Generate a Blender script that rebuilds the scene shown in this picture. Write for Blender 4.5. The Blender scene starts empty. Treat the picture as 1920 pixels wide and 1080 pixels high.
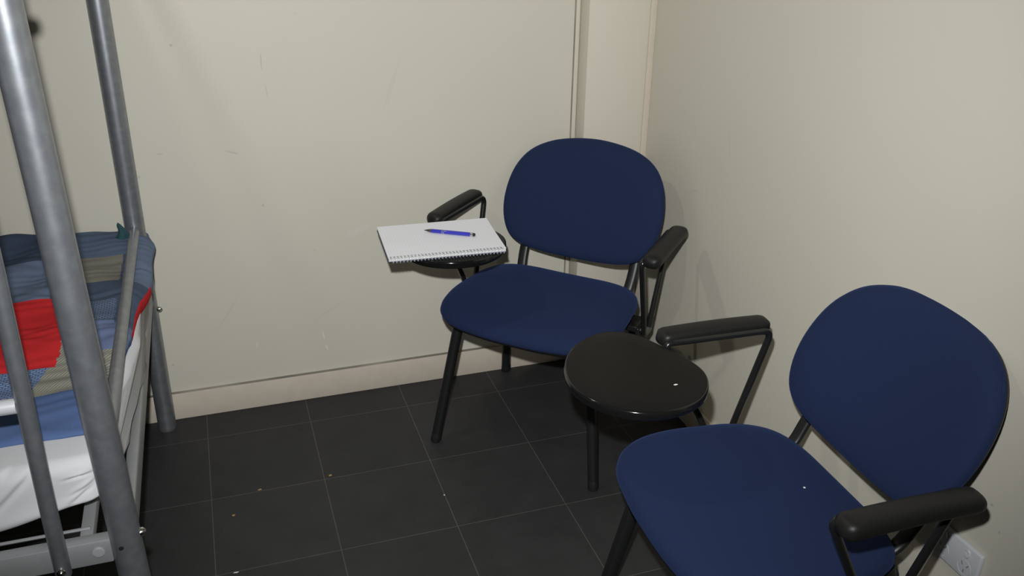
import bpy, bmesh, math, random
from mathutils import Vector, Matrix

S = bpy.context.scene
COL = S.collection
PI = math.pi
random.seed(4)

# ------------------------------------------------------------------ camera
F_PX = 1715.4
CAM = Vector((0.1153, -2.4229, 1.5660))
YAW, PITCH, ROLL = 0.32903, 0.43856, 0.01625
fw = Vector((math.sin(YAW) * math.cos(PITCH), math.cos(YAW) * math.cos(PITCH), -math.sin(PITCH)))
r0 = Vector((math.cos(YAW), -math.sin(YAW), 0))
u0 = r0.cross(fw)
RT = math.cos(ROLL) * r0 + math.sin(ROLL) * u0
UP = -math.sin(ROLL) * r0 + math.cos(ROLL) * u0
cd = bpy.data.cameras.new('camera')
cam = bpy.data.objects.new('camera', cd)
COL.objects.link(cam)
cd.sensor_fit = 'HORIZONTAL'
cd.sensor_width = 36.0
cd.lens = F_PX * 36.0 / 1920.0
cd.clip_start = 0.02
M = Matrix((RT, UP, -fw)).transposed().to_4x4()
M.translation = CAM
cam.matrix_world = M
S.camera = cam

# ------------------------------------------------------------------ world, lights, exposure
w = bpy.data.worlds.new('world')
S.world = w
w.use_nodes = True
w.node_tree.nodes['Background'].inputs[0].default_value = (1.0, 0.97, 0.92, 1)
w.node_tree.nodes['Background'].inputs[1].default_value = 0.0
S.view_settings.view_transform = 'Standard'
S.view_settings.look = 'None'
S.view_settings.gamma = 1.0
S.view_settings.use_curve_mapping = False
S.view_settings.exposure = 0.0


def add_light(name, kind, loc, energy, color=(1, 1, 1)):
    d = bpy.data.lights.new(name, kind)
    d.energy = energy
    d.color = color
    o = bpy.data.objects.new(name, d)
    COL.objects.link(o)
    o.location = loc
    return o


# the camera's own flash, a hand's breadth above the lens
flash = add_light('camera_flash', 'SPOT', CAM - 0.036 * RT + 0.128 * UP, 194.0, (0.978, 0.992, 1.0))
flash.data.shadow_soft_size = 0.016
flash.data.spot_size = math.radians(97)
flash.data.spot_blend = 1.0
aim = fw - 0.015 * RT + 0.09 * UP
flash.rotation_euler = aim.to_track_quat('-Z', 'Y').to_euler()
# dim ceiling lamp of the room
lamp = add_light('ceiling_lamp', 'AREA', (-0.36, -0.44, 2.40), 5.5, (1.0, 0.93, 0.80))
lamp.data.shape = 'DISK'
lamp.data.size = 0.09

# ------------------------------------------------------------------ helpers


def tag(o, label=None, cat=None, group=None, kind=None):
    if label: o['label'] = label
    if cat: o['category'] = cat
    if group: o['group'] = group
    if kind: o['kind'] = kind
    return o


def empty(name, loc=(0, 0, 0), rz=0.0):
    o = bpy.data.objects.new(name, None)
    COL.objects.link(o)
    o.empty_display_size = 0.05
    o.location = loc
    o.rotation_euler = (0, 0, rz)
    return o


def link(name, bm, mat, parent=None, smooth=True, sharp=40, subsurf=0, loc=None, rot=None):
    bmesh.ops.remove_doubles(bm, verts=bm.verts, dist=1e-6)
    bmesh.ops.recalc_face_normals(bm, faces=bm.faces)
    if smooth:
        lim = math.radians(sharp)
        for f in bm.faces: f.smooth = True
        for e in bm.edges:
            if len(e.link_faces) == 2 and e.calc_face_angle(0) > lim:
                e.smooth = False
    me = bpy.data.meshes.new(name)
    bm.to_mesh(me)
    bm.free()
    for m in (mat if isinstance(mat, (list, tuple)) else [mat]):
        me.materials.append(m)
    o = bpy.data.objects.new(name, me)
    COL.objects.link(o)
    if parent: o.parent = parent
    if loc: o.location = loc
    if rot: o.rotation_euler = rot
    if subsurf:
        md = o.modifiers.new('sub', 'SUBSURF')
        md.levels = md.render_levels = subsurf
    return o


def box(bm, lo, hi, bev=0.0, seg=2):
    vs = [bm.verts.new((x, y, z)) for x in (lo[0], hi[0]) for y in (lo[1], hi[1]) for z in (lo[2], hi[2])]
    fs = [bm.faces.new([vs[i] for i in q]) for q in ((0, 1, 3, 2), (4, 6, 7, 5), (0, 4, 5, 1), (2, 3, 7, 6), (0, 2, 6, 4), (1, 5, 7, 3))]
    if bev:
        es = {e for f in fs for e in f.edges}
        bmesh.ops.bevel(bm, geom=list(es), offset=bev, segments=seg, profile=0.5, affect='EDGES')


def sect(n, a, b, p=2.0):
    out = []
    for i in range(n):
        t = 2 * PI * i / n
        c, s = math.cos(t), math.sin(t)
        out.append((a * math.copysign(abs(c) ** (2 / p), c), b * math.copysign(abs(s) ** (2 / p), s)))
    return out


def tube(bm, pts, rx, ry=None, n=20, p=2.0, up=(0, 0, 1), cap=True, scales=None):
    """sweep an ellipse (rx sideways, ry along 'up') along pts"""
    ry = ry or rx
    P = [Vector(q) for q in pts]
    up = Vector(up)
    rings = []
    for i, q in enumerate(P):
        a = P[max(i - 1, 0)]
        b = P[min(i + 1, len(P) - 1)]
        t = (b - a).normalized()
        s = t.cross(up)
        if s.length < 1e-4: s = t.cross(Vector((1, 0, 0)))
        s.normalize()
        v = s.cross(t).normalized()
        k = scales[i] if scales else 1.0
        rings.append([bm.verts.new(q + s * (x * k) + v * (y * k)) for x, y in sect(n, rx, ry, p)])
    for A, B in zip(rings, rings[1:]):
        for i in range(n):
            bm.faces.new((A[i], A[(i + 1) % n], B[(i + 1) % n], B[i]))
    if cap:
        bm.faces.new(rings[0][::-1])
        bm.faces.new(rings[-1])


def arc_path(pts, rad, n=6):
    """polyline with rounded corners"""
    P = [Vector(q) for q in pts]
    out = [P[0]]
    for i in range(1, len(P) - 1):
        a = (P[i - 1] - P[i]); b = (P[i + 1] - P[i])
        d = min(rad, a.length * .45, b.length * .45)
        A = P[i] + a.normalized() * d; Bq = P[i] + b.normalized() * d
        for k in range(n + 1):
            t = k / n
            out.append(A * (1 - t) ** 2 + P[i] * (2 * t * (1 - t)) + Bq * t * t)
    out.append(P[-1])
    return out


def loft(bm, rings, closed_ends=True):
    R = [[bm.verts.new(q) for q in r] for r in rings]
    n = len(R[0])
    for A, B in zip(R, R[1:]):
        for i in range(n):
            bm.faces.new((A[i], A[(i + 1) % n], B[(i + 1) % n], B[i]))
    if closed_ends:
        bm.faces.new(R[0][::-1])
        bm.faces.new(R[-1])


def disc(bm, c, axis, r, h, n=20, dome=0.0):
    """short cylinder, base at c, along axis, with a bevelled or domed top"""
    q = Vector(axis).to_track_quat('Z', 'Y')
    c = Vector(c)
    prof = [(r, 0), (r, h * .7), (r * .92, h * .92), (r * .8, h), (r * .35, h + dome), (0.001, h + dome)]
    loft(bm, [[c + q @ Vector((rr * math.cos(2 * PI * i / n), rr * math.sin(2 * PI * i / n), z)) for i in range(n)] for rr, z in prof])


# ------------------------------------------------------------------ materials
def mat(name, color, rough=0.5, metallic=0.0, spec=0.5, noise=None, bump=None, coat=0.0, sheen=0.0):
    m = bpy.data.materials.new(name)
    m.use_nodes = True
    nt = m.node_tree
    b = nt.nodes['Principled BSDF']
    b.inputs['Base Color'].default_value = (*color, 1)
    b.inputs['Roughness'].default_value = rough
    b.inputs['Metallic'].default_value = metallic
    b.inputs['Specular IOR Level'].default_value = spec
    b.inputs['Coat Weight'].default_value = coat
    b.inputs['Sheen Weight'].default_value = sheen
    if sheen: b.inputs['Sheen Tint'].default_value = (*[min(1, c / max(color)) for c in color], 1)
    tc = nt.nodes.new('ShaderNodeTexCoord')
    if noise:                                    # (scale, amount, second colour)
        n = nt.nodes.new('ShaderNodeTexNoise')
        n.inputs['Scale'].default_value = noise[0]
        n.inputs['Detail'].default_value = 6
        nt.links.new(tc.outputs['Object'], n.inputs['Vector'])
        rp = nt.nodes.new('ShaderNodeMapRange')
        rp.inputs['From Min'].default_value = 0.42
        rp.inputs['From Max'].default_value = 0.68
        rp.inputs['To Max'].default_value = noise[1]
        nt.links.new(n.outputs['Fac'], rp.inputs['Value'])
        mx = nt.nodes.new('ShaderNodeMix')
        mx.data_type = 'RGBA'
        mx.inputs['A'].default_value = (*color, 1)
        mx.inputs['B'].default_value = (*noise[2], 1)
        nt.links.new(rp.outputs['Result'], mx.inputs['Factor'])
        nt.links.new(mx.outputs['Result'], b.inputs['Base Color'])
    if bump:                                     # (scale, strength, distance)
        n2 = nt.nodes.new('ShaderNodeTexNoise')
        n2.inputs['Scale'].default_value = bump[0]
        n2.inputs['Detail'].default_value = 4
        nt.links.new(tc.outputs['Object'], n2.inputs['Vector'])
        bp = nt.nodes.new('ShaderNodeBump')
        bp.inputs['Strength'].default_value = bump[1]
        bp.inputs['Distance'].default_value = bump[2]
        nt.links.new(n2.outputs['Fac'], bp.inputs['Height'])
        nt.links.new(bp.outputs['Normal'], b.inputs['Normal'])
    return m


def weave(m, scale, amount, dark=0.6):
    """woven dot pattern: multiplies colour and bumps"""
    nt = m.node_tree
    b = nt.nodes['Principled BSDF']
    tc = nt.nodes.new('ShaderNodeTexCoord')
    ws = []
    for rot in (45, -45):
        mp = nt.nodes.new('ShaderNodeMapping')
        mp.inputs['Rotation'].default_value = (0, 0, math.radians(rot))
        nt.links.new(tc.outputs['UV'], mp.inputs['Vector'])
        wv = nt.nodes.new('ShaderNodeTexWave')
        wv.inputs['Scale'].default_value = scale
        nt.links.new(mp.outputs['Vector'], wv.inputs['Vector'])
        ws.append(wv)
    mu = nt.nodes.new('ShaderNodeMath')
    mu.operation = 'MULTIPLY'
    nt.links.new(ws[0].outputs['Fac'], mu.inputs[0])
    nt.links.new(ws[1].outputs['Fac'], mu.inputs[1])
    mx = nt.nodes.new('ShaderNodeMix')
    mx.data_type = 'RGBA'
    src = b.inputs['Base Color']
    if src.is_linked:
        nt.links.new(src.links[0].from_socket, mx.inputs['A'])
    else:
        mx.inputs['A'].default_value = src.default_value
    c = src.default_value
    mx.inputs['B'].default_value = (min(c[0] * dark, 1), min(c[1] * dark, 1), min(c[2] * dark, 1), 1)
    ml = nt.nodes.new('ShaderNodeMath')
    ml.operation = 'MULTIPLY'
    ml.inputs[1].default_value = amount
    nt.links.new(mu.outputs[0], ml.inputs[0])
    nt.links.new(ml.outputs[0], mx.inputs['Factor'])
    nt.links.new(mx.outputs['Result'], b.inputs['Base Color'])
    return m


def wall_mat(name, color, marks, axes):
    """painted plaster; marks = (u, v, angle, half length, half width, colour, strength) in wall coordinates"""
    m = mat(name, color, rough=0.55, spec=0.25, bump=(60, 0.08, 0.002))
    nt = m.node_tree
    b = nt.nodes['Principled BSDF']
    tc = nt.nodes.new('ShaderNodeTexCoord')
    n = nt.nodes.new('ShaderNodeTexNoise')
    n.inputs['Scale'].default_value = 3.0
    n.inputs['Detail'].default_value = 5
    nt.links.new(tc.outputs['Object'], n.inputs['Vector'])
    mx = nt.nodes.new('ShaderNodeMix')
    mx.data_type = 'RGBA'
    mx.inputs['A'].default_value = (*[c * 0.97 for c in color], 1)
    mx.inputs['B'].default_value = (*[min(1, c * 1.03) for c in color], 1)
    nt.links.new(n.outputs['Fac'], mx.inputs['Factor'])
    last = mx.outputs['Result']
    # small dark specks
    vo = nt.nodes.new('ShaderNodeTexVoronoi')
    vo.inputs['Scale'].default_value = 7.0
    nt.links.new(tc.outputs['Object'], vo.inputs['Vector'])
    lt = nt.nodes.new('ShaderNodeMapRange')
    lt.inputs['From Min'].default_value = 0.012
    lt.inputs['From Max'].default_value = 0.035
    lt.inputs['To Min'].default_value = 0.35
    lt.inputs['To Max'].default_value = 0.0
    nt.links.new(vo.outputs['Distance'], lt.inputs['Value'])
    mk = nt.nodes.new('ShaderNodeMix')
    mk.data_type = 'RGBA'
    mk.inputs['B'].default_value = (0.25, 0.23, 0.19, 1)
    nt.links.new(lt.outputs['Result'], mk.inputs['Factor'])
    nt.links.new(last, mk.inputs['A'])
    last = mk.outputs['Result']
    sep = nt.nodes.new('ShaderNodeSeparateXYZ')
    nt.links.new(tc.outputs['Object'], sep.inputs[0])
    cmb = nt.nodes.new('ShaderNodeCombineXYZ')
    nt.links.new(sep.outputs[axes[0]], cmb.inputs[0])
    nt.links.new(sep.outputs[axes[1]], cmb.inputs[1])
    for (u, v, ang, hl, hw, c, st) in marks:
        mp = nt.nodes.new('ShaderNodeMapping')
        mp.vector_type = 'TEXTURE'
        mp.inputs['Location'].default_value = (u, v, 0)
        mp.inputs['Rotation'].default_value = (0, 0, math.radians(ang))
        mp.inputs['Scale'].default_value = (hl, hw, 1)
        nt.links.new(cmb.outputs[0], mp.inputs['Vector'])
        ln = nt.nodes.new('ShaderNodeVectorMath')
        ln.operation = 'LENGTH'
        nt.links.new(mp.outputs[0], ln.inputs[0])
        mr = nt.nodes.new('ShaderNodeMapRange')
        mr.inputs['From Min'].default_value = 0.5
        mr.inputs['From Max'].default_value = 1.0
        mr.inputs['To Min'].default_value = st * .7
        mr.inputs['To Max'].default_value = 0.0
        nt.links.new(ln.outputs['Value'], mr.inputs['Value'])
        k = nt.nodes.new('ShaderNodeMix')
        k.data_type = 'RGBA'
        k.inputs['B'].default_value = (*c, 1)
        nt.links.new(mr.outputs['Result'], k.inputs['Factor'])
        nt.links.new(last, k.inputs['A'])
        last = k.outputs['Result']
    nt.links.new(last, b.inputs['Base Color'])
    return m


WALL = (0.60, 0.572, 0.485)
DK, LTM = (0.30, 0.28, 0.24), (0.80, 0.79, 0.75)
back_marks = [(0.269, 1.065, 88, .030, .0022, DK, .5), (0.275, .985, 97, .03, .0018, DK, .35), (0.166, .820, -19, .022, .003, DK, .45),
              (0.374, .215, -78, .018, .0028, LTM, .8), (0.381, .172, -76, .013, .0028, LTM, .8), (0.173, .216, 80, .014, .0025, LTM, .5),
              (0.047, 1.116, 0, .005, .004, DK, .7), (-0.02, .83, -10, .012, .004, DK, .3), (0.40, .30, 30, .06, .003, DK, .18),
              (0.10, .33, 55, .08, .004, DK, .16), (0.62, .98, 70, .10, .005, DK, .10), (0.50, .55, 20, .05, .012, LTM, .15)]
M_wall = wall_mat('beige_wall_paint', WALL, back_marks, (0, 2))
right_marks = [(-0.40, .90, 75, .05, .003, DK, .2), (-.95, .55, 40, .012, .005, DK, .3), (-1.42, .50, 20, .004, .004, DK, .7),
               (-1.45, .46, 0, .003, .003, DK, .7), (-.25, .72, 160, .03, .004, DK, .25), (-.8, .42, 10, .012, .006, DK, .3)]
M_wall_r = wall_mat('beige_wall_paint_side', WALL, right_marks, (1, 2))
M_trim = mat('pinkish_beige_trim', (0.60, 0.53, 0.44), rough=0.5, spec=.3, noise=(25, .25, (.5, .43, .34)), bump=(50, .1, .002))
M_batten = mat('cream_batten', (0.62, 0.58, 0.49), rough=0.5, spec=.3)
M_gap = mat('dark_gap', (0.20, 0.185, 0.15), rough=.8, noise=(6, .8, (.42, .38, .31)))
M_ceil = mat('white_ceiling', (0.40, 0.39, 0.37), rough=.8)
M_far = mat('dim_far_wall', (0.22, 0.21, 0.185), rough=.8)


def floor_mat():
    m = mat('charcoal_floor_tiles', (0.0285, 0.0285, 0.0295), rough=0.55, spec=.35)
    nt = m.node_tree
    b = nt.nodes['Principled BSDF']
    tc = nt.nodes.new('ShaderNodeTexCoord')
    br = nt.nodes.new('ShaderNodeTexBrick')
    br.offset = 0.0
    br.squash = 1.0
    br.inputs['Scale'].default_value = 1.0
    br.inputs['Brick Width'].default_value = 0.30
    br.inputs['Row Height'].default_value = 0.30
    br.inputs['Mortar Size'].default_value = 0.0013
    br.inputs['Mortar Smooth'].default_value = 0.3
    br.inputs['Bias'].default_value = 0.0
    br.inputs['Color1'].default_value = (0.0265, 0.0265, 0.0275, 1)
    br.inputs['Color2'].default_value = (0.031, 0.031, 0.032, 1)
    br.inputs['Mortar'].default_value = (0.085, 0.082, 0.078, 1)
    nt.links.new(tc.outputs['Object'], br.inputs['Vector'])
    n = nt.nodes.new('ShaderNodeTexNoise')
    n.inputs['Scale'].default_value = 9.0
    n.inputs['Detail'].default_value = 8
    n.inputs['Roughness'].default_value = 0.7
    nt.links.new(tc.outputs['Object'], n.inputs['Vector'])
    mr = nt.nodes.new('ShaderNodeMapRange')
    mr.inputs['From Min'].default_value = .3
    mr.inputs['From Max'].default_value = .75
    mr.inputs['To Min'].default_value = .85
    mr.inputs['To Max'].default_value = 1.25
    nt.links.new(n.outputs['Fac'], mr.inputs['Value'])
    mx = nt.nodes.new('ShaderNodeMix')
    mx.data_type = 'RGBA'
    mx.blend_type = 'MULTIPLY'
    mx.inputs['Factor'].default_value = 1.0
    nt.links.new(br.outputs['Color'], mx.inputs['A'])
    nt.links.new(mr.outputs['Result'], mx.inputs['B'])
    nt.links.new(mx.outputs['Result'], b.inputs['Base Color'])
    bp = nt.nodes.new('ShaderNodeBump')
    bp.inputs['Strength'].default_value = .25
    bp.inputs['Distance'].default_value = .002
    bp.invert = True
    nt.links.new(br.outputs['Fac'], bp.inputs['Height'])
    bp2 = nt.nodes.new('ShaderNodeBump')
    bp2.inputs['Strength'].default_value = .12
    bp2.inputs['Distance'].default_value = .002
    n2 = nt.nodes.new('ShaderNodeTexNoise')
    n2.inputs['Scale'].default_value = 45
    n2.inputs['Detail'].default_value = 5
    nt.links.new(tc.outputs['Object'], n2.inputs['Vector'])
    nt.links.new(n2.outputs['Fac'], bp2.inputs['Height'])
    nt.links.new(bp.outputs['Normal'], bp2.inputs['Normal'])
    nt.links.new(bp2.outputs['Normal'], b.inputs['Normal'])
    return m


M_floor = floor_mat()
M_blue = weave(mat('navy_chair_fabric', (0.0118, 0.0195, 0.053), rough=0.85, spec=.10, sheen=.10, bump=(380, .25, .0015)), 260, .8, 1.9)
M_plastic = mat('black_moulded_plastic', (0.0105, 0.0102, 0.0097), rough=0.45, spec=.25, bump=(500, .05, .0005))
M_tube = mat('black_painted_tube', (0.011, 0.011, 0.011), rough=0.22, spec=.5)
M_leg = mat('black_leg_paint', (0.012, 0.0125, 0.0125), rough=0.4, spec=.4)
M_rubber = mat('black_rubber', (0.012, 0.0125, 0.013), rough=0.6, spec=.3)
M_tablet = mat('black_gloss_laminate', (0.0065, 0.0064, 0.0062), rough=0.22, spec=.09, noise=(14, .3, (.009, .009, .0085)))
M_edge = mat('black_gloss_edge_band', (0.007, 0.007, 0.007), rough=0.12, spec=.5)
M_silver = mat('silver_grey_painted_steel', (0.29, 0.305, 0.33), rough=0.40, metallic=.75, spec=.5, noise=(48, .38, (.44, .46, .47)), bump=(160, .03, .001))
M_silver2 = mat('dull_silver_steel', (0.33, 0.34, 0.345), rough=0.5, metallic=.45, spec=.4, noise=(30, .3, (.40, .41, .41)))
M_rung = mat('pale_silver_rung', (0.62, 0.63, 0.65), rough=0.35, metallic=.2)
M_chrome = mat('bright_zinc', (0.75, 0.74, 0.70), rough=0.2, metallic=1.0)
M_cap = mat('grey_plastic_cap', (0.30, 0.305, 0.31), rough=.5)
M_sheet = mat('white_cotton_sheet', (0.62, 0.625, 0.64), rough=0.9, spec=.1, sheen=.1, bump=(600, .10, .001))
M_paper = mat('white_paper', (0.74, 0.745, 0.76), rough=0.75, spec=.2)
M_pages = mat('paper_edges', (0.66, 0.66, 0.66), rough=0.9, noise=(300, .5, (.5, .5, .5)))
M_cover = mat('navy_card_cover', (0.02, 0.022, 0.06), rough=0.5)
M_wire = mat('white_coated_wire', (0.80, 0.82, 0.85), rough=0.25, metallic=.5)
M_pen = mat('blue_pen_barrel', (0.035, 0.035, 0.42), rough=0.25, spec=.5, coat=.4)
M_pengrip = mat('dark_pen_metal', (0.12, 0.12, 0.12), rough=0.3, metallic=.8)
M_plate = mat('white_switch_plastic', (0.60, 0.62, 0.64), rough=0.3, spec=.5)
M_plate_dark = mat('grey_slot', (0.22, 0.22, 0.22), rough=0.6)
M_crumb = mat('tan_crumb', (0.34, 0.22, 0.09), rough=0.8)
M_lint = mat('pale_lint', (0.72, 0.72, 0.70), rough=0.8)

# ruled paper
def rule_paper(m):
    nt = m.node_tree
    b = nt.nodes['Principled BSDF']
    tc = nt.nodes.new('ShaderNodeTexCoord')
    wv = nt.nodes.new('ShaderNodeTexWave')
    wv.bands_direction = 'X'
    wv.inputs['Scale'].default_value = 44.0
    nt.links.new(tc.outputs['Object'], wv.inputs['Vector'])
    mr = nt.nodes.new('ShaderNodeMapRange')
    mr.inputs['From Min'].default_value = .86
    mr.inputs['From Max'].default_value = 1.0
    mr.inputs['To Max'].default_value = .55
    nt.links.new(wv.outputs['Fac'], mr.inputs['Value'])
    mx = nt.nodes.new('ShaderNodeMix')
    mx.data_type = 'RGBA'
    mx.inputs['A'].default_value = (0.80, 0.81, 0.86, 1)
    mx.inputs['B'].default_value = (0.64, 0.68, 0.78, 1)
    nt.links.new(mr.outputs['Result'], mx.inputs['Factor'])
    nt.links.new(mx.outputs['Result'], b.inputs['Base Color'])
rule_paper(M_paper)

# ------------------------------------------------------------------ the room
WY, WX, XL, YF, ZC = 0.142, 1.400, -2.25, -3.90, 2.55


def struct(name, lo, hi, m, bev=0.0, label=None):
    bm = bmesh.new()
    box(bm, lo, hi, bev)
    o = link(name, bm, m, smooth=bev > 0)
    o['kind'] = 'structure'
    if label: o['label'] = label
    return o


struct('floor', (XL - .1, YF - .1, -0.1), (WX + .1, WY + .1, 0.0), M_floor, label='dark charcoal square floor tiles with thin pale grout')
struct('wall_back', (XL - .1, WY, 0.0), (WX + .1, WY + .1, ZC), M_wall, label='scuffed beige painted back wall')
struct('wall_right', (WX, YF, 0.0), (WX + .1, WY, ZC), M_wall_r, label='plain beige wall on the right behind the near chair')
struct('wall_left', (XL - .1, YF, 0.0), (XL, WY, ZC), M_far)
struct('wall_front', (XL - .1, YF - .1, 0.0), (WX + .1, YF, ZC), M_far)
struct('ceiling', (XL - .1, YF - .1, ZC), (WX + .1, WY + .1, ZC + .1), M_ceil)
struct('baseboard_back', (XL, WY - .011, 0.0), (1.187, WY, 0.090), M_trim, .003, label='pinkish beige skirting board along the back wall')
struct('trim_5', (XL, WY - .0102, 0.0898), (1.1870, WY, 0.0918), M_gap, label='thin grimy joint along the top of the skirting board')
struct('baseboard_right', (WX - .011, YF, 0.0), (WX, .07, 0.090), M_trim, .003)
# boxed pipe casing in the corner
struct('trim_1', (1.1875, .070, 0.0), (WX, WY, ZC), M_batten, .002, label='boxed-in pipe casing in the room corner')
struct('trim_2', (1.1745, WY - .007, 0.09), (1.1870, WY, ZC), M_batten, .0015, label='thin cover strip beside the pipe casing')
struct('trim_3', (1.1715, WY - .0012, 0.09), (1.1745, WY, ZC), M_gap)
struct('trim_4', (1.380, .0655, 0.0), (WX, .0705, ZC), M_trim, .0015, label='narrow corner strip between casing and right wall')

# ------------------------------------------------------------------ chairs
GROUP_CH = 'blue tablet-arm chairs'


def outline(n, a, bf, bb, cy, pf, pb, tilt=0.0):
    """rounded plan outline: half width a, front depth bf, back depth bb"""
    pts = []
    for i in range(n):
        t = 2 * PI * i / n
        c, s = math.cos(t), math.sin(t)
        p = pf if s >= 0 else pb
        bb_ = bf if s >= 0 else bb
        pts.append((a * math.copysign(abs(c) ** (2 / p), c), bb_ * math.copysign(abs(s) ** (2 / p), s) + cy))
    return pts


def uv_plan(o, fn):
    me = o.data
    uv = me.uv_layers.new(name='UVMap')
    for lp in me.loops:
        uv.data[lp.index].uv = fn(me.vertices[lp.vertex_index].co)


def cushion(bm, ol, cen, prof, fn):
    """ol outline in (u,v); prof list of (inset, w); fn maps (u,v,w)->xyz"""
    rings = []
    for ins, wv in prof:
        ring = []
        for (x, y) in ol:
            dx, dy = x - cen[0], y - cen[1]
            L = math.hypot(dx, dy)
            k = max(0.0, 1 - ins / L) if ins < .5 else 0.0
            if ins <= -1: k = 1
            ring.append(fn(cen[0] + dx * k, cen[1] + dy * k, wv))
        rings.append(ring)
    R = [[bm.verts.new(q) for q in r] for r in rings]
    n = len(ol)
    for A, B in zip(R, R[1:]):
        for i in range(n):
            bm.faces.new((A[i], A[(i + 1) % n], B[(i + 1) % n], B[i]))
    for ring, rev in ((R[0], True), (R[-1], False)):
        bm.faces.new(ring[::-1] if rev else ring)


def seat_map(u, v, w):
    # waterfall front, slightly raised rear edge, shallow saddle
    z = 0.404 + w
    z -= 0.021 * max(0.0, (v - 0.08) / 0.19) ** 2
    z += 0.006 * (u / .25) ** 2
    z -= 0.010 * max(0.0, (-0.02 - v) / 0.16) * 1.0
    return (u, v, z)


BK_TILT = 0.42
SEAT_HALF = [(0, .266), (.065, .2655), (.125, .260), (.192, .249), (.243, .211), (.260, .145), (.260, .065), (.253, 0), (.243, -.075), (.206, -.138), (.135, -.164), (.065, -.168), (0, -.169)]
BACK_HALF = [(0, .816), (.052, .813), (.104, .806), (.152, .793), (.200, .767), (.236, .719), (.251, .655), (.248, .592), (.222, .531), (.165, .499), (.085, .488), (0, .485)]


def back_map(u, v, w):
    # v is height from the chair's floor, w is thickness towards the sitter
    y = -0.188 - BK_TILT * (v - 0.49) + 0.42 * u * u + w * 1.06
    return (u, y, v)


TABLET = [(0.262, .346), (0.312, .322), (0.358, .276), (0.384, .222), (0.377, .174), (0.342, .139), (0.290, .114), (0.224, .086),
          (0.174, .077), (0.132, .087), (0.081, .121), (0.056, .174), (0.051, .230), (0.067, .280), (0.100, .319), (0.142, .347), (0.200, .360)]


def smooth_loop(P, sub=6):
    out = []
    n = len(P)
    for i in range(n):
        p0, p1, p2, p3 = (Vector((*P[(i + k) % n], 0)) for k in (-1, 0, 1, 2))
        for s in range(sub):
            t = s / sub
            q = 0.5 * ((2 * p1) + (-p0 + p2) * t + (2 * p0 - 5 * p1 + 4 * p2 - p3) * t * t + (-p0 + 3 * p1 - 3 * p2 + p3) * t ** 3)
            out.append((q.x, q.y))
    return out


def relax(P, it):
    for _ in range(it):
        n = len(P)
        P = [((P[i - 1][0] + 2 * P[i][0] + P[(i + 1) % n][0]) / 4, (P[i - 1][1] + 2 * P[i][1] + P[(i + 1) % n][1]) / 4) for i in range(n)]
    return P


def mirror_loop(H):
    P = list(H) + [(-x, y) for x, y in H[-2:0:-1]]
    return relax(smooth_loop(P, 5), 6)


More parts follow.
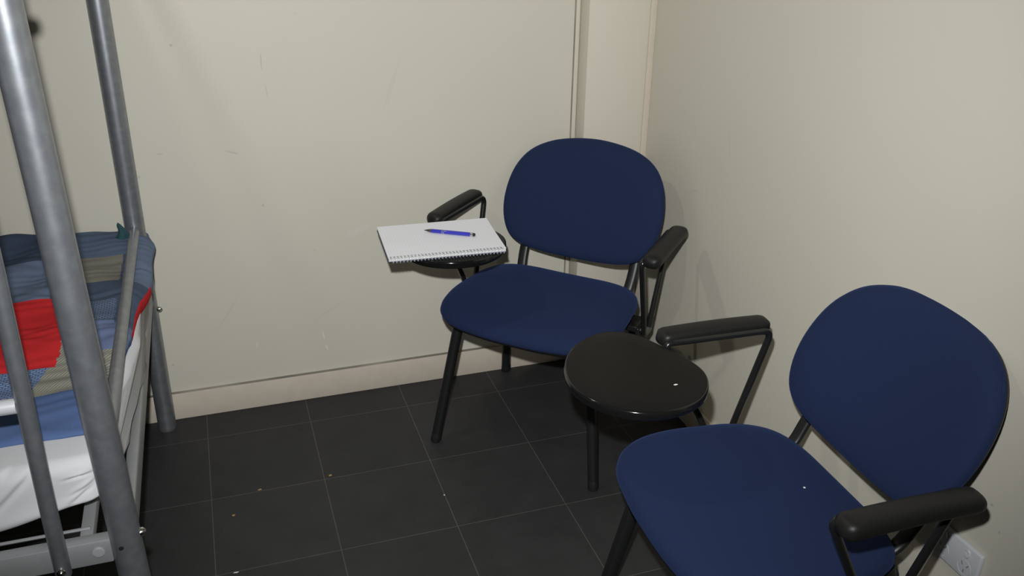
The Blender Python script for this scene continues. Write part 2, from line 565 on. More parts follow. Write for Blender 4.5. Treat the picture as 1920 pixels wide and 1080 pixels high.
def make_chair():
    root = empty('tablet_arm_chair')
    # seat cushion
    ol = mirror_loop(SEAT_HALF)
    bm = bmesh.new()
    prof = [(.030, .017), (.010, .016), (.002, .018), (0, .0235), (.0025, .032), (.009, .041), (.021, .048), (.044, .053), (.08, .0555), (.12, .056), (.16, .0555)]
    cushion(bm, ol, (0, .06), prof, seat_map)
    o = link('seat', bm, M_blue, root, sharp=80)
    uv_plan(o, lambda c: (c.x, c.y))
    # plastic pan under it
    bm = bmesh.new()
    prof = [(.16, -.010), (.10, -.010), (.040, -.006), (.014, .003), (.005, .011), (.004, .017), (.008, .019), (.03, .020), (.16, .020)]
    cushion(bm, ol, (0, .06), prof, seat_map)
    tag(link('seat_pan', bm, M_plastic, root, sharp=50), 'black plastic pan under the blue seat')
    # backrest cushion
    cz = .655
    bo = mirror_loop(BACK_HALF)
    bm = bmesh.new()
    prof = [(.030, -.004), (.008, -.003), (.001, .004), (0, .012), (.004, .022), (.012, .029), (.026, .034), (.05, .0375), (.09, .039), (.14, .039), (.2, .0385)]
    cushion(bm, bo, (0, cz), prof, back_map)
    o = link('backrest', bm, M_blue, root, sharp=80)
    uv_plan(o, lambda c: (c.x, c.z))
    bm = bmesh.new()
    prof = [(.16, -.030), (.07, -.029), (.03, -.022), (.010, -.010), (.003, 0.0), (.003, .006), (.02, .007), (.15, .007)]
    cushion(bm, bo, (0, cz), prof, back_map)
    tag(link('back_shell', bm, M_plastic, root, sharp=50), 'black plastic shell behind the blue backrest')
    # legs with rubber feet
    for sx in (1, -1):
        for sy, top, foot in ((1, (.196, .172, .405), (.251, .233, 0)), (-1, (.196, -.125, .400), (.251, -.234, 0))):
            T = Vector((sx * top[0], top[1], top[2]))
            Fp = Vector((sx * foot[0], foot[1], foot[2]))
            bm = bmesh.new()
            tube(bm, [T, T.lerp(Fp, .35), T.lerp(Fp, .7), T.lerp(Fp, .985)], .0135, .0160, n=20, p=2.8, up=(0, 1, 0))
            lg = link('leg', bm, M_leg, root, sharp=50)
            bm = bmesh.new()
            d = (T - Fp).normalized()
            tube(bm, [Fp, Fp + d * .004, Fp + d * .026, Fp + d * .032], .0139, .0164, n=20, p=2.8, up=(0, 1, 0), scales=[.92, 1, 1, .9])
            link('rubber_foot', bm, M_rubber, lg, sharp=50)
    # frame under the seat: two side rails, two cross tubes
    bm = bmesh.new()
    for sx in (1, -1):
        tube(bm, arc_path([(sx * .196, .185, .385), (sx * .196, -.12, .382), (sx * .196, -.150, .378)], .03), .011, n=14)
    for y in (.12, -.09):
        tube(bm, [(-.205, y, .383), (.205, y, .383)], .0105, n=14)
    link('seat_frame', bm, M_leg, root, sharp=50)
    # uprights that carry the backrest
    for sx in (1, -1):
        bm = bmesh.new()
        P = arc_path([(sx * .168, -.06, .387), (sx * .172, -.165, .390), (sx * .180, -.205, .475), (sx * .165, -.278, .63)], .05, 8)
        tube(bm, P, .015, .0085, n=18, p=2.4, up=(0, 1, .35))
        link('back_support', bm, M_leg, root, sharp=50)
    # armrests: padded bar on a bent tube
    for sx in (1, -1):
        rr = .316
        bm = bmesh.new()
        n = 30
        rings = []
        L0, L1 = -.158, .110
        for i in range(n + 1):
            t = i / n
            # end rounding
            a = .40 + .60 * math.sqrt(max(0.0, 1 - (1 - min(t / .075, 1)) ** 2))
            b_ = .45 + .55 * math.sqrt(max(0.0, 1 - (1 - min((1 - t) / .075, 1)) ** 2))
            k = max(.06, a * b_)
            y = L0 + (L1 - L0) * t
            hw = .0235 * (.35 + .65 * k) if k < 1 else .0235
            hw = .0250 * max(.12, k)
            hh = (.0160 + .0025 * t) * max(.25, k)
            zc = .642 - .004 * (1 - b_) + .003 * math.sin(PI * t)
            rings.append([(sx * (rr + .004) + x, y, zc + z) for x, z in sect(24, hw, hh, 2.7)])
        loft(bm, rings)
        arm = link('armrest', bm, M_plastic, root, sharp=60)
        bm = bmesh.new()
        P = arc_path([(sx * .280, -.020, .372), (sx * .282, -.004, .425), (sx * .298, .108, .640), (sx * .292, -.152, .639), (sx * .282, -.082, .425), (sx * .280, -.066, .372)], .026, 8)
        tube(bm, P, .0078, n=16, up=(1, 0, 0))
        box(bm, (min(sx * .20, sx * .272), -.080, .376), (max(sx * .20, sx * .272), -.006, .394), .004)
        box(bm, (min(sx * .266, sx * .275), -.120, .335), (max(sx * .266, sx * .275), .012, .400), .004)
        link('arm_tube', bm, M_tube, arm, sharp=50)
        for y in (-.108, .001):
            bm = bmesh.new()
            disc(bm, (sx * .2745, y, .392), (sx, 0, 0), .0075, .006, 14)
            link('bolt', bm, M_tube, arm, sharp=50)
    # writing tablet on the sitter's right
    tl = relax(smooth_loop(TABLET, 6), 14)
    bm = bmesh.new()
    tz = .620
    prof = [(.10, 0.0), (.012, 0.0), (.004, .002), (.0008, .006), (0, .0115), (.0005, .0180), (.0018, .0207), (.0038, .0219), (.0062, .0222), (.05, .0222), (.10, .0222)]
    cushion(bm, tl, (.212, .216), prof, lambda u, v, w_: (u, v, tz + w_))
    tb = tag(link('writing_tablet', bm, [M_tablet, M_edge], root, sharp=35), 'egg-shaped glossy black writing board')
    nl = len(tl)
    for f in tb.data.polygons:
        ri = f.index // nl
        if 1 <= ri <= 6: f.material_index = 1
    bm = bmesh.new()
    tube(bm, arc_path([(.296, .085, .622), (.288, .105, .610), (.245, .180, .6125)], .02, 8), .011, .006, n=14, p=3)
    box(bm, (.19, .14, .612), (.27, .24, .6195), .003)
    link('tablet_bracket', bm, M_tube, tb, sharp=50)
    return root


def copy_tree(o, parent=None):
    c = o.copy()
    COL.objects.link(c)
    c.parent = parent
    for ch in list(o.children):
        copy_tree(ch, c)
    return c


CH_B = ((0.982, -0.220), math.radians(224.7))
CH_F = ((1.074, -1.211), math.radians(271.2))
chair_b = make_chair()
kids = copy_tree
chair_f = copy_tree(chair_b)
for c, (p, t) in ((chair_b, CH_B), (chair_f, CH_F)):
    c.location = (p[0], p[1], 0)
    c.rotation_euler = (0, 0, -t)
# the near chair's backrest is reclined a little further
for o in chair_f.children:
    if o.name.startswith('back'):
        Rm = Matrix.Rotation(math.radians(2.6), 4, 'X')
        pv = Vector((0, -.19, .49))
        o.location = pv - Rm @ pv + Vector((.010, -.003, 0))
        o.rotation_euler = Rm.to_euler()
tag(chair_b, 'blue padded tablet-arm chair in the room corner, notebook lying on its board', 'chair', GROUP_CH)
tag(chair_f, 'blue padded tablet-arm chair nearest the camera, its black board empty, beside the power outlet', 'chair', GROUP_CH)


def on_chair(spec, r, f, z):
    (px, py), t = spec
    return Vector((px + r * math.cos(t) + f * math.sin(t), py - r * math.sin(t) + f * math.cos(t), z))


# ------------------------------------------------------------------ notebook and pen
TOPZ = .6422
NC = [Vector(q) for q in ((.518, -.100, 0), (.825, -.125, 0), (.806, -.351, 0), (.495, -.339, 0))]
nc = sum(NC, Vector()) / 4
ex = ((NC[1] - NC[0]) + (NC[2] - NC[3])).normalized()
NA = math.atan2(ex.y, ex.x)
NL, NW = .308, .226
book = empty('notebook', (nc.x, nc.y, TOPZ + .0003), NA)
tag(book, 'open white spiral notebook lying on the writing board of the corner chair', 'notebook')
bm = bmesh.new()
box(bm, (-NL / 2, -NW / 2, 0), (NL / 2, NW / 2, .0016), .0004, 1)
tag(link('back_cover', bm, M_cover, book), 'dark navy card cover')
bm = bmesh.new()
box(bm, (-NL / 2 + .002, -NW / 2 + .0055, .0016), (NL / 2 - .002, NW / 2 - .001, .0095))
link('pages', bm, M_pages, book, smooth=False)
# top sheet, faintly curled at its far corners
bm = bmesh.new()
gx, gy = 24, 16
grid = [[None] * (gy + 1) for _ in range(gx + 1)]
for i in range(gx + 1):
    for j in range(gy + 1):
        x = -NL / 2 + .001 + (NL - .002) * i / gx
        y = -NW / 2 + .0055 + (NW - .0055) * j / gy
        z = .0100 + .0016 * max(0, y / (NW / 2)) ** 2 + .0008 * math.sin(9 * x) * max(0, y / NW)
        grid[i][j] = (x, y, z)
for dz in (0, .0004):
    vs = [[bm.verts.new((x, y, z + dz)) for (x, y, z) in col] for col in grid]
    for i in range(gx):
        for j in range(gy):
            bm.faces.new((vs[i][j], vs[i + 1][j], vs[i + 1][j + 1], vs[i][j + 1]))
    if dz == 0: v0 = vs
for i in range(gx):
    for j in (0, gy):
        bm.faces.new((v0[i][j], v0[i + 1][j], vs[i + 1][j], vs[i][j]))
for j in range(gy):
    for i in (0, gx):
        bm.faces.new((v0[i][j], v0[i][j + 1], vs[i][j + 1], vs[i][j]))
link('top_page', bm, M_paper, book, sharp=60)
# coil along the near long edge
bm = bmesh.new()
turns, R = 33, .0085
P = []
for k in range(turns * 12 + 1):
    a = 2 * PI * k / 12
    P.append((-NL / 2 + .006 + (NL - .012) * k / (turns * 12), -NW / 2 + .0035 - R * .40 + R * math.cos(a), .0075 + R * .85 * math.sin(a)))
tube(bm, P, .0017, n=6, up=(1, 0, 0))
tag(link('spiral_binding', bm, M_wire, book, sharp=70), 'white wire coil along the near edge')
bm = bmesh.new()
for k in range(turns):
    x = -NL / 2 + .006 + (NL - .012) * (k + .25) / turns
    box(bm, (x - .0026, -NW / 2 + .0050, .0103), (x + .0026, -NW / 2 + .0150, .0108))
link('punched_holes', bm, M_rubber, book, smooth=False)

p0, p1 = Vector((.630, -.176, 0)), Vector((.752, -.248, 0))
pd = (p1 - p0)
PL = pd.length
pen = empty('ballpoint_pen', (p0.x, p0.y, TOPZ + .0003 + .0104 + .0058), math.atan2(pd.y, pd.x))
tag(pen, 'blue ballpoint pen lying on the open notebook', 'pen')


def lathe_x(bm, prof, n=18):
    loft(bm, [[(x, r * math.cos(2 * PI * i / n), r * math.sin(2 * PI * i / n)) for i in range(n)] for x, r in prof])


K = PL
bm = bmesh.new(); lathe_x(bm, [(K * .145, .0047), (K * .15, .0052), (K * .5, .0054), (K * .905, .0053), (K * .91, .0045)])
link('barrel', bm, M_pen, pen)
bm = bmesh.new(); lathe_x(bm, [(0, .0006), (K * .03, .0012), (K * .035, .0018), (K * .10, .0040), (K * .146, .0048)])
tag(link('tip', bm, M_pengrip, pen), 'grey metal writing tip')
for x in (.355, .385):
    bm = bmesh.new(); lathe_x(bm, [(K * x, .0053), (K * (x + .001), .0057), (K * (x + .012), .0057), (K * (x + .013), .0053)])
    tag(link('ring', bm, M_chrome, pen), 'silver ring round the barrel')
bm = bmesh.new(); lathe_x(bm, [(K * .905, .0048), (K * .91, .0052), (K * .95, .0052), (K * .955, .0044)])
tag(link('collar', bm, M_chrome, pen), 'silver collar')
bm = bmesh.new(); lathe_x(bm, [(K * .952, .0043), (K * .985, .0045), (K, .0030)])
tag(link('end_cap', bm, M_rubber, pen), 'black end cap')

# ------------------------------------------------------------------ bunk bed
bed = empty('bunk_bed', (-.115, -.45, 0))
tag(bed, 'silver grey tubular steel bunk bed standing against the back wall', 'bed')
ORG = Vector((.115, .45, 0))
BX0 = -2.02            # far end of the bed, out of the frame
PB, PF = Vector((-.109, .093)), Vector((-.1165, -1.000))
PR = .026


def bedpart(name, bm, m, parent=None, **k):
    bmesh.ops.translate(bm, verts=bm.verts, vec=ORG)
    o = link(name, bm, m, parent or bed, **k)
    return o


def post(x, y, lean=0.0):
    bm = bmesh.new()
    zs = [0, .006, .012, .4, .8, 1.2, 1.6, 1.79, 1.80]
    tube(bm, [(x + lean * (z - .7), y, z) for z in zs], PR, n=40, up=(0, 1, 0), scales=[.93, .99, 1, 1, 1, 1, 1, 1, .93])
    return bedpart('post', bm, M_silver)


front_post = post(PF.x, PF.y, -.0167)
back_post = post(PB.x, PB.y, .006)
post(BX0, PF.y)
post(BX0, PB.y)
for p_, zf in ((PF, 0), (PB, 0)):
    pass
RZ0, RZ1 = .432, .482
# lower rails
bm = bmesh.new(); box(bm, (BX0, PF.y - .0125, RZ0), (PF.x - .02, PF.y + .0125, RZ1), .003)
rail = tag(bedpart('side_rail', bm, M_silver2), 'flat grey steel rail along the near side')
bm = bmesh.new(); disc(bm, (-.158, PF.y - .0125, .459), (0, -1, 0), .0105, .003, 28)
tag(bedpart('rail_cap', bm, M_cap, rail), 'round plastic cap on the rail')
bm = bmesh.new(); box(bm, (BX0, PB.y - .0125, RZ0), (PB.x - .02, PB.y + .0125, RZ1), .003)
bedpart('side_rail', bm, M_silver2)
for x in (None, BX0):
    bm = bmesh.new()
    if x is None:
        A, B = Vector((PF.x + .003, PF.y + .02, 0)), Vector((PB.x + .003, PB.y - .02, 0))
    else:
        A, B = Vector((x, PF.y + .02, 0)), Vector((x, PB.y - .02, 0))
    tube(bm, [A + Vector((0, 0, .445)), B + Vector((0, 0, .445))], .0125, .027, n=24, p=6)
    bedpart('end_rail', bm, M_silver2, sharp=30)
    bm = bmesh.new()
    tube(bm, [A + Vector((-.003, -.005, .652)), B + Vector((-.003, .005, .645))], .0125, n=24)
    bedpart('end_bar', bm, M_silver)
# base of the lower bunk: cross tubes and lengthwise wires
bm = bmesh.new()
for x in (-.178, -.62, -1.05, -1.5, -1.92):
    box(bm, (x - .011, PF.y + .0125, .452), (x + .011, PB.y - .0125, .474), .002)
tag(bedpart('cross_bar', bm, M_silver2), 'grey cross bars of the bed base')
bm = bmesh.new()
for k in range(12):
    y = PF.y + .036 + k * .088
    tube(bm, [(BX0 + .05, y, .477), (-.172, y, .477)], .0032, n=8)
for k in range(16):
    x = -.36 - k * .11
    tube(bm, [(x, PF.y + .02, .4745), (x, PB.y - .02, .4745)], .0028, n=8)
tag(bedpart('wire_mesh', bm, M_silver2), 'steel wires carrying the mattress')
# upper bunk, above the frame
for y in (PF.y, PB.y):
    bm = bmesh.new(); box(bm, (BX0, y - .0125, 1.62), (PF.x - .02, y + .0125, 1.67), .003)
    bedpart('side_rail', bm, M_silver2)
for A, B in (((PF.x, PF.y, 1.645), (PB.x, PB.y, 1.645)), ((BX0, PF.y, 1.645), (BX0, PB.y, 1.645))):
    bm = bmesh.new(); tube(bm, [A, B], .0125, .025, n=20, p=5)
    bedpart('end_rail', bm, M_silver2, sharp=30)
bm = bmesh.new(); box(bm, (BX0 + .02, PF.y + .0125, 1.635), (PF.x - .03, PB.y - .0125, 1.655))
bedpart('upper_base_blocker', bm, M_silver2, smooth=False)  # unseen solid panel, added so the upper bunk blocks ambient light
# bolts on the posts
for (c, ax, par, r) in (((PF.x + PR - .0045 + .0035, PF.y, .475), (1, .12, 0), front_post, .0085), ((PF.x + PR - .013, PF.y, 1.405), (1, 0, 0), front_post, .013),
                        ((PB.x + PR - .0035, PB.y - .004, .398), (1, -.1, 0), back_post, .0075)):
    bm = bmesh.new()
    disc(bm, c, ax, r, .010, 12, .003)
    tag(bedpart('bolt', bm, M_chrome, par, sharp=30), 'bright zinc bolt')
bm = bmesh.new(); disc(bm, (PF.x - .003, PF.y - PR + .0004, .468), (0.08, -1, 0), .0042, .0009, 12)
tag(bedpart('bolt_hole', bm, M_rubber, front_post), 'small dark hole in the post')
# ladder
LY = PF.y - .0125 - .0135
bm = bmesh.new()
tube(bm, [(-.2165, LY, .434), (-.2164, LY, .437), (-.2158, LY, .56), (-.208, LY, 1.0), (-.200, LY, 1.62)], .0135, n=28, up=(0, 1, 0), scales=[.9, 1, 1, 1, 1])
lad = tag(bedpart('ladder', bm, M_silver), 'thin tubular ladder stile bolted to the near rail')
bm = bmesh.new()
tube(bm, [(-.582, LY, .434), (-.580, LY, .56), (-.572, LY, 1.0), (-.564, LY, 1.62)], .0135, n=28, up=(0, 1, 0))
bedpart('ladder_stile', bm, M_silver, lad)
for z in (.780, 1.06, 1.34):
    bm = bmesh.new(); tube(bm, [(-.575, LY, z), (-.2235, LY, z)], .0125, n=20)
    tag(bedpart('ladder_rung', bm, M_rung, lad), 'bright ladder rung')
bm = bmesh.new()
disc(bm, (-.2165, LY - .0130, .4525), (0, -1, 0), .0075, .004, 16, .003)
tag(bedpart('bolt', bm, M_chrome, lad, sharp=30), 'zinc bolt at the foot of the stile')

# ------------------------------------------------------------------ mattress with its sheet
def sm(a, b, x):
    t = max(0.0, min(1.0, (x - a) / (b - a)))
    return t * t * (3 - 2 * t)


def wr(x, y):
    return (math.sin(13 * x + 5 * y) + .6 * math.sin(31 * x - 17 * y + 1.3) + .4 * math.sin(57 * x + 29 * y)) / 2


MX0, MX1, MY0, MY1 = -1.97, -.124, -.952, .072
Z0, Z1 = .482, .612


def section():
    """rounded rectangle in unit coordinates, walked evenly: near side, bottom, wall side, top"""
    cy, cz, n = .045, .36, 8                  # corner size as a share of the half widths
    pts = []
    for q, (sy, sz, a0) in enumerate(((-1, -1, 180), (1, -1, 270), (1, 1, 0), (-1, 1, 90))):
        for k in range(n + 1):
            a = math.radians(a0 + 90 * k / n)
            pts.append((sy * (1 - cy) + cy * math.cos(a), sz * (1 - cz) + cz * math.sin(a)))
        nn = (26, 14, 30, 34)[q]
        nxt = ((1 - cy, -1), (1, 1 - cz), (-(1 - cy), 1), (-1, -(1 - cz)))[q]
        p0 = pts[-1]
        for k in range(1, nn):
            pts.append((p0[0] + (nxt[0] - p0[0]) * k / nn, p0[1] + (nxt[1] - p0[1]) * k / nn))
    return pts


def crease(x, z, x0, z0, x1, z1, wd):
    """a pulled fold: groove with a soft ridge beside it"""
    dx, dz = x1 - x0, z1 - z0
    L = math.hypot(dx, dz)
    t = ((x - x0) * dx + (z - z0) * dz) / L
    d = (-(x - x0) * dz + (z - z0) * dx) / L
    f = sm(-.02, .02, t) * (1 - sm(L - .03, L + .01, t))
    return f * (math.exp(-((d - wd * 1.6) / (wd * 1.5)) ** 2) * .7 - math.exp(-(d / wd) ** 2))


CREASES = [(-.345, .505, -.235, .612, .0055), (-.335, .560, -.245, .640, .005), (-.225, .617, -.185, .655, .005), (-.400, .500, -.320, .600, .006),
           (-.20, .520, -.150, .560, .004), (-.185, .545, -.148, .566, .003), (-.19, .578, -.147, .582, .003), (-.52, .50, -.40, .61, .007)]
bm = bmesh.new()
nx = 260
rings = []
SEC = section()
for i in range(nx + 1):
    x = MX0 + (MX1 - MX0) * (1 - (1 - i / nx) ** 1.6)
    e = max(0.0, (x - (MX1 - .05)) / .05)           # rounding at the near end
    k = math.sqrt(max(0.0, 1 - e * e * .98))
    lift = .036 * sm(-.34, -.15, x)
    ring = []
    for (a, b) in SEC:
        hy = (MY1 - MY0) / 2
        y = (MY0 + MY1) / 2 + a * (hy - .05 * (1 - k))
        zc, hz = (Z0 + Z1) / 2, (Z1 - Z0) / 2
        z = zc + b * hz * (.55 + .45 * k if e > 0 else 1)
        frontness = sm(-.80, -.95, y)
        if b < 0: z += lift * frontness * min(1, -b)
        fr = frontness * max(0.0, min(1.0, (z - Z0 - lift) / .03))
        cr = fr * .004 * wr(x * .9 - z * 1.4, z * 1.6 + x)
        cr += fr * .0048 * sum(crease(x, z, *c) for c in CREASES)
        y -= cr
        xx = x + .006 * e * wr(y * 1.5, z * 4) + sm(-.30, MX1, x) * (.034 * sm(-.88, -.45, y) - .012 * sm(-.1, .07, y))
        ring.append((xx, y, z))
    rings.append(ring)
loft(bm, rings)
mat_o = link('mattress', bm, M_sheet, sharp=80)
tag(mat_o, 'mattress in a creased white fitted sheet on the lower bunk', 'mattress')
# ------------------------------------------------------------------ patchwork quilt
def qmat(name, c, kind=None):
    m = mat('quilt_' + name, c, rough=.9, spec=.06, sheen=.0, bump=(420, .15, .001))
    nt = m.node_tree
    b = nt.nodes['Principled BSDF']
    if kind:
        tc = nt.nodes.new('ShaderNodeTexCoord')
        mp = nt.nodes.new('ShaderNodeMapping')
        nt.links.new(tc.outputs['Object'], mp.inputs['Vector'])
        mx = nt.nodes.new('ShaderNodeMix'); mx.data_type = 'RGBA'
        if kind == 'stripe':
            mp.inputs['Rotation'].default_value = (0, 0, math.radians(35))
            t = nt.nodes.new('ShaderNodeTexWave'); t.inputs['Scale'].default_value = 55
            t.inputs['Distortion'].default_value = .6
            out = t.outputs['Fac']; A = [x * .72 for x in c]; B = [x * 1.3 for x in c]
        elif kind == 'weave':
            t = nt.nodes.new('ShaderNodeTexBrick'); t.inputs['Scale'].default_value = 1
            t.inputs['Brick Width'].default_value = .011; t.inputs['Row Height'].default_value = .0055
            t.inputs['Mortar Size'].default_value = .0011
            out = t.outputs['Fac']; A = [x * 1.35 for x in c]; B = [x * .5 for x in c]
        nt.links.new(mp.outputs[0], t.inputs['Vector'])
        nt.links.new(out, mx.inputs['Factor'])
        mx.inputs['A'].default_value = (*A, 1); mx.inputs['B'].default_value = (*B, 1)
        nt.links.new(mx.outputs['Result'], b.inputs['Base Color'])
    return m


QM = [qmat('navy', (.058, .078, .125)), qmat('mid_blue', (.115, .155, .235)), qmat('steel_blue', (.15, .195, .29)), qmat('taupe', (.225, .218, .185), 'stripe'),
      qmat('slate', (.075, .100, .150)), qmat('periwinkle', (.155, .20, .335)), qmat('red', (.60, .030, .034)), qmat('blue_check', (.16, .225, .38), 'weave'),
      qmat('grey_stripe', (.27, .265, .22), 'stripe'), qmat('royal', (.085, .135, .275)), qmat('bluegrey_check', (.13, .175, .265), 'weave')]


def qpatch(x, y, z, hang):
    """index of the patch at plan position"""
    if hang: 
        return 2 if y > -.225 else (6 if y > -.50 else 9)
    if y > -.055:
        if x < -.325: return 0
        if x < -.112: return 1
        return 2
    if x > -.112 and y > -.245: return 2
    if x > -.135 and y > -.465: return 4
    if y > -.23:
        if x < -.30: return 2
        if x < -.245: return 1
        return 3
    if y > -.300:
        if x < -.28: return 2
        return 4
    if y > -.335: return 6 if -.375 < x < -.232 else 4
    if y > -.455:
        if x < -.375: return 4
        if x < -.232: return 6
        return 10
    if y > -.59:
        if x < -.365: return 7
        if x < -.232: return 6
        if x < -.165 and y < -.50: return 8
        return 5
    if y > -.625:
        if x < -.236: return 6
        return 8
    if y > -.738:
        if x < -.262 + .25 * (y + .68): return 7
        return 8
    return 9


bm = bmesh.new()
QX1 = -.062
# rows of control: near-end edge curve, hanging lip, flat, front roll
XS = []
x = -1.75
while x < -.5:
    XS.append(x); x += .04
while x < -.062:
    XS.append(x); x += .0032
nxq = len(XS)
YS = []
y = .120
while y > -.853:
    YS.append(y); y -= .0032
YS.append(-.857)


def edge_x(y):
    # near-end outline of the quilt
    return -.064 - .040 * sm(-.10, -.55, y) - .022 * sm(-.5, -.80, y) - .018 * sm(.03, .12, y) + .003 * math.sin(21 * y)


def top_z(x, y):
    z = .634 + .004 * wr(x * 1.2, y) + .006 * math.sin(9 * y + 2 * x) * .5
    z += .004 * math.sin(23 * y + 6 * math.sin(7 * x))
    z += .0007 * math.sin(115 * y + 14 * x + 3 * math.sin(19 * x)) * (1 + math.sin(9 * x + 31 * y)) + .0006 * math.sin(160 * y - 30 * x + 2 * math.sin(40 * y))
    z += .012 * sm(-.02, .10, y) * sm(-.25, -.40, x)
    z -= .006 * sm(-.79, -.857, y)
    return z


vt, info = {}, {}
for j, y in enumerate(YS):
    ex_ = edge_x(y)
    row = []
    for i, x0 in enumerate(XS):
        t = (x0 - XS[0]) / (XS[-1] - XS[0])
        x = XS[0] + t * (ex_ - XS[0])
        d = ex_ - x
        z = top_z(x, y) - .020 * (1 - min(d / .035, 1)) ** 2
        row.append((x, y + .004 * math.sin(18 * x) * sm(-.73, -.84, y), z, False))
    # the lip hanging over the end
    dep = .020 + .022 * sm(0.0, -.20, y) - .026 * sm(-.40, -.60, y)
    bx, by, bz, _ = row[-1]
    for k in range(1, 5):
        q = k / 4
        row.append((bx + .006 * math.sin(q * PI * .5) - .018 * q * q, by, bz - dep * q, True))
    # underside return
    for k in range(1, 4):
        q = k / 3
        row.append((bx - .018 - .06 * q, by, row[nxq + 3][2] * (1 - q) + (min(bz - .012, .6165)) * q, True))
    for i, r in enumerate(row):
        vt[i, j] = bm.verts.new(r[:3])
        info[i, j] = (r[0], r[1], r[2], r[3])
ncol = nxq + 7
for j in range(len(YS) - 1):
    for i in range(ncol - 1):
        f = bm.faces.new((vt[i, j], vt[i + 1, j], vt[i + 1, j + 1], vt[i, j + 1]))
        xx = (info[i, j][0] + info[i + 1, j + 1][0]) / 2
        yy = (info[i, j][1] + info[i, j + 1][1]) / 2
        hang = info[i + 1, j][3]
        f.material_index = qpatch(xx, yy, 0, hang)
# front edge: roll down over the mattress top
jl = len(YS) - 1
prev = [vt[i, jl] for i in range(nxq)]
for k in range(1, 6):
    q = k / 5
    cur = []
    for i in range(nxq):
        b = info[i, jl]
        cur.append(bm.verts.new((b[0], b[1] - .016 * math.sin(q * PI * .5), b[2] - .009 * q * q - .002 * q + .002 * math.sin(30 * b[0]) * q)))
    for i in range(nxq - 1):
        f = bm.faces.new((prev[i], prev[i + 1], cur[i + 1], cur[i]))
        f.material_index = 9
    prev = cur
quilt = link('patchwork_quilt', bm, QM, sharp=70)
md = quilt.modifiers.new('thick', 'SOLIDIFY')
md.thickness = .006
md.offset = -1
tag(quilt, 'red, blue and grey patchwork quilt spread over the lower bunk', 'quilt')
# the tuft of its corner tied round the back post
bm = bmesh.new()
rings = []
for k, (x, y, z, r) in enumerate([(-.142, .046, .628, .020), (-.139, .047, .642, .014), (-.137, .049, .652, .010), (-.140, .052, .663, .0065), (-.1445, .053, .672, .0045), (-.146, .053, .677, .001)]):
    rings.append([(x + r * (1 + .25 * math.sin(3 * a)) * math.cos(a), y + .6 * r * math.sin(a), z + .002 * math.sin(2 * a)) for a in [2 * PI * i / 20 for i in range(20)]])
loft(bm, rings)
tag(link('corner_tuft', bm, qmat('teal', (.03, .075, .085)), quilt), 'dark teal tuft beside the back post')

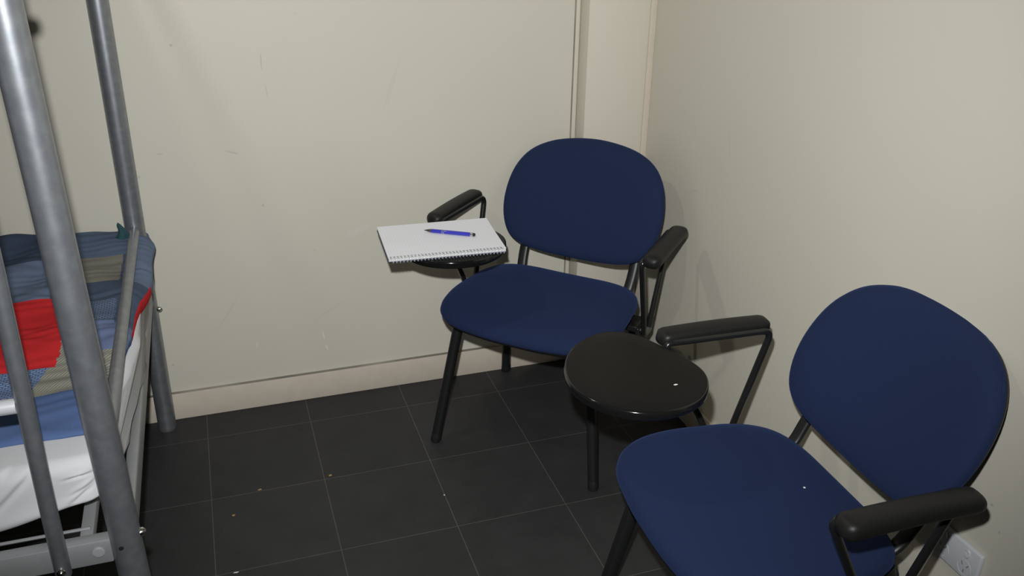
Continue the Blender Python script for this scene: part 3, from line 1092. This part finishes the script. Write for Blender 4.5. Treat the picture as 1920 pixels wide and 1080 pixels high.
# ------------------------------------------------------------------ power outlet
OX, OY0, OY1, OZ0, OZ1 = WX, -1.440, -1.320, .3205, .3945
outlet = empty('power_outlet', (OX, (OY0 + OY1) / 2, OZ0))
tag(outlet, 'white double power outlet low on the right wall behind the near chair', 'power outlet')
cy = (OY0 + OY1) / 2
bm = bmesh.new()
box(bm, (-.011, OY0 - cy, 0), (0, OY1 - cy, OZ1 - OZ0), .0035, 3)
link('face_plate', bm, M_plate, outlet)
H = OZ1 - OZ0
for s, up_ in ((-1, 1), (1, 0)):
    yc = s * -.029
    bm = bmesh.new()
    ys, zs = yc + .012 * 0, H - .016
    rings = []
    for xx, k in ((-.0105, 1), (-.0128, 1), (-.0138, .9), (-.0140, .5)):
        rings.append([(xx - (.0012 if (a_ > 0) == bool(up_) else 0) * (1 if k > .4 else 0), ys + .0062 * k * c_, zs + .0092 * k * a_) for c_, a_ in sect(24, 1, 1, 2.4)])
    loft(bm, rings)
    link('switch', bm, M_plate, outlet)
    bm = bmesh.new()
    zc = .025
    for (dy, dz, ang) in ((-.0068, .006, 30), (.0068, .006, -30), (0, -.0085, 0)):
        a = math.radians(ang)
        hw, hh = .0011, .0038
        c, s_ = math.cos(a), math.sin(a)
        q = [(y_ * c - z_ * s_, y_ * s_ + z_ * c) for y_, z_ in ((-hw, -hh), (hw, -hh), (hw, hh), (-hw, hh))]
        loft(bm, [[(xx, yc + dy + y_, zc + dz + z_) for y_, z_ in q] for xx in (-.0105, -.0112)])
    tag(link('pin_slots', bm, M_plate_dark, outlet, smooth=False), 'three grey pin slots')
    bm = bmesh.new()
    n = 32
    pth = [(-.0111, yc + .0165 * math.cos(2 * PI * i / n), zc + .0165 * math.sin(2 * PI * i / n)) for i in range(n + 1)]
    tube(bm, pth, .0006, n=6, up=(1, 0, 0))
    link('socket_ring', bm, M_plate, outlet)

# ------------------------------------------------------------------ crumbs on the floor
def crumb(name, x, y, z, s, m, label, cat, group=None):
    bm = bmesh.new()
    bmesh.ops.create_icosphere(bm, subdivisions=2, radius=1)
    for v in bm.verts:
        k = 1 + .25 * math.sin(5 * v.co.x + 3 * v.co.y + 40 * x) + .15 * math.sin(9 * v.co.z + 20 * y)
        v.co = Vector((v.co.x * s[0] * k, v.co.y * s[1] * k, (v.co.z * k + .8) * s[2]))
    o = link(name, bm, m, loc=(x, y, z))
    return tag(o, label, cat, group)


GC = 'crumbs on the floor tiles'
crumb('crumb', .318, -.288, 0, (.0045, .003, .002), M_crumb, 'tan crumb on the floor just right of a tile joint, nearest the corner chair', 'crumb', GC)
crumb('crumb', .126, -.295, 0, (.005, .002, .0018), M_crumb, 'thin tan crumb lying on a tile joint in mid floor', 'crumb', GC)
crumb('crumb', .052, -.385, 0, (.005, .003, .002), M_crumb, 'tan crumb in the middle of the tile nearest the bed post', 'crumb', GC)
crumb('lint', .046, -.604, 0, (.006, .0015, .0012), M_lint, 'pale lint on the floor at the bottom edge, nearest the camera', 'lint', GC)
crumb('lint', .599, -.467, 0, (.002, .002, .0015), M_lint, 'tiny pale speck on a tile joint in front of the chairs', 'lint', GC)
q = on_chair(CH_F, -.015, -.062, .4585)
crumb('lint', q.x, q.y, q.z, (.0022, .0022, .0010), M_lint, 'tiny white lint speck on the seat of the near chair', 'lint')
q = on_chair(CH_F, .135, .160, TOPZ)
crumb('lint', q.x, q.y, q.z, (.0042, .0018, .0010), M_lint, 'tiny pale lint speck on the empty black writing board', 'lint')
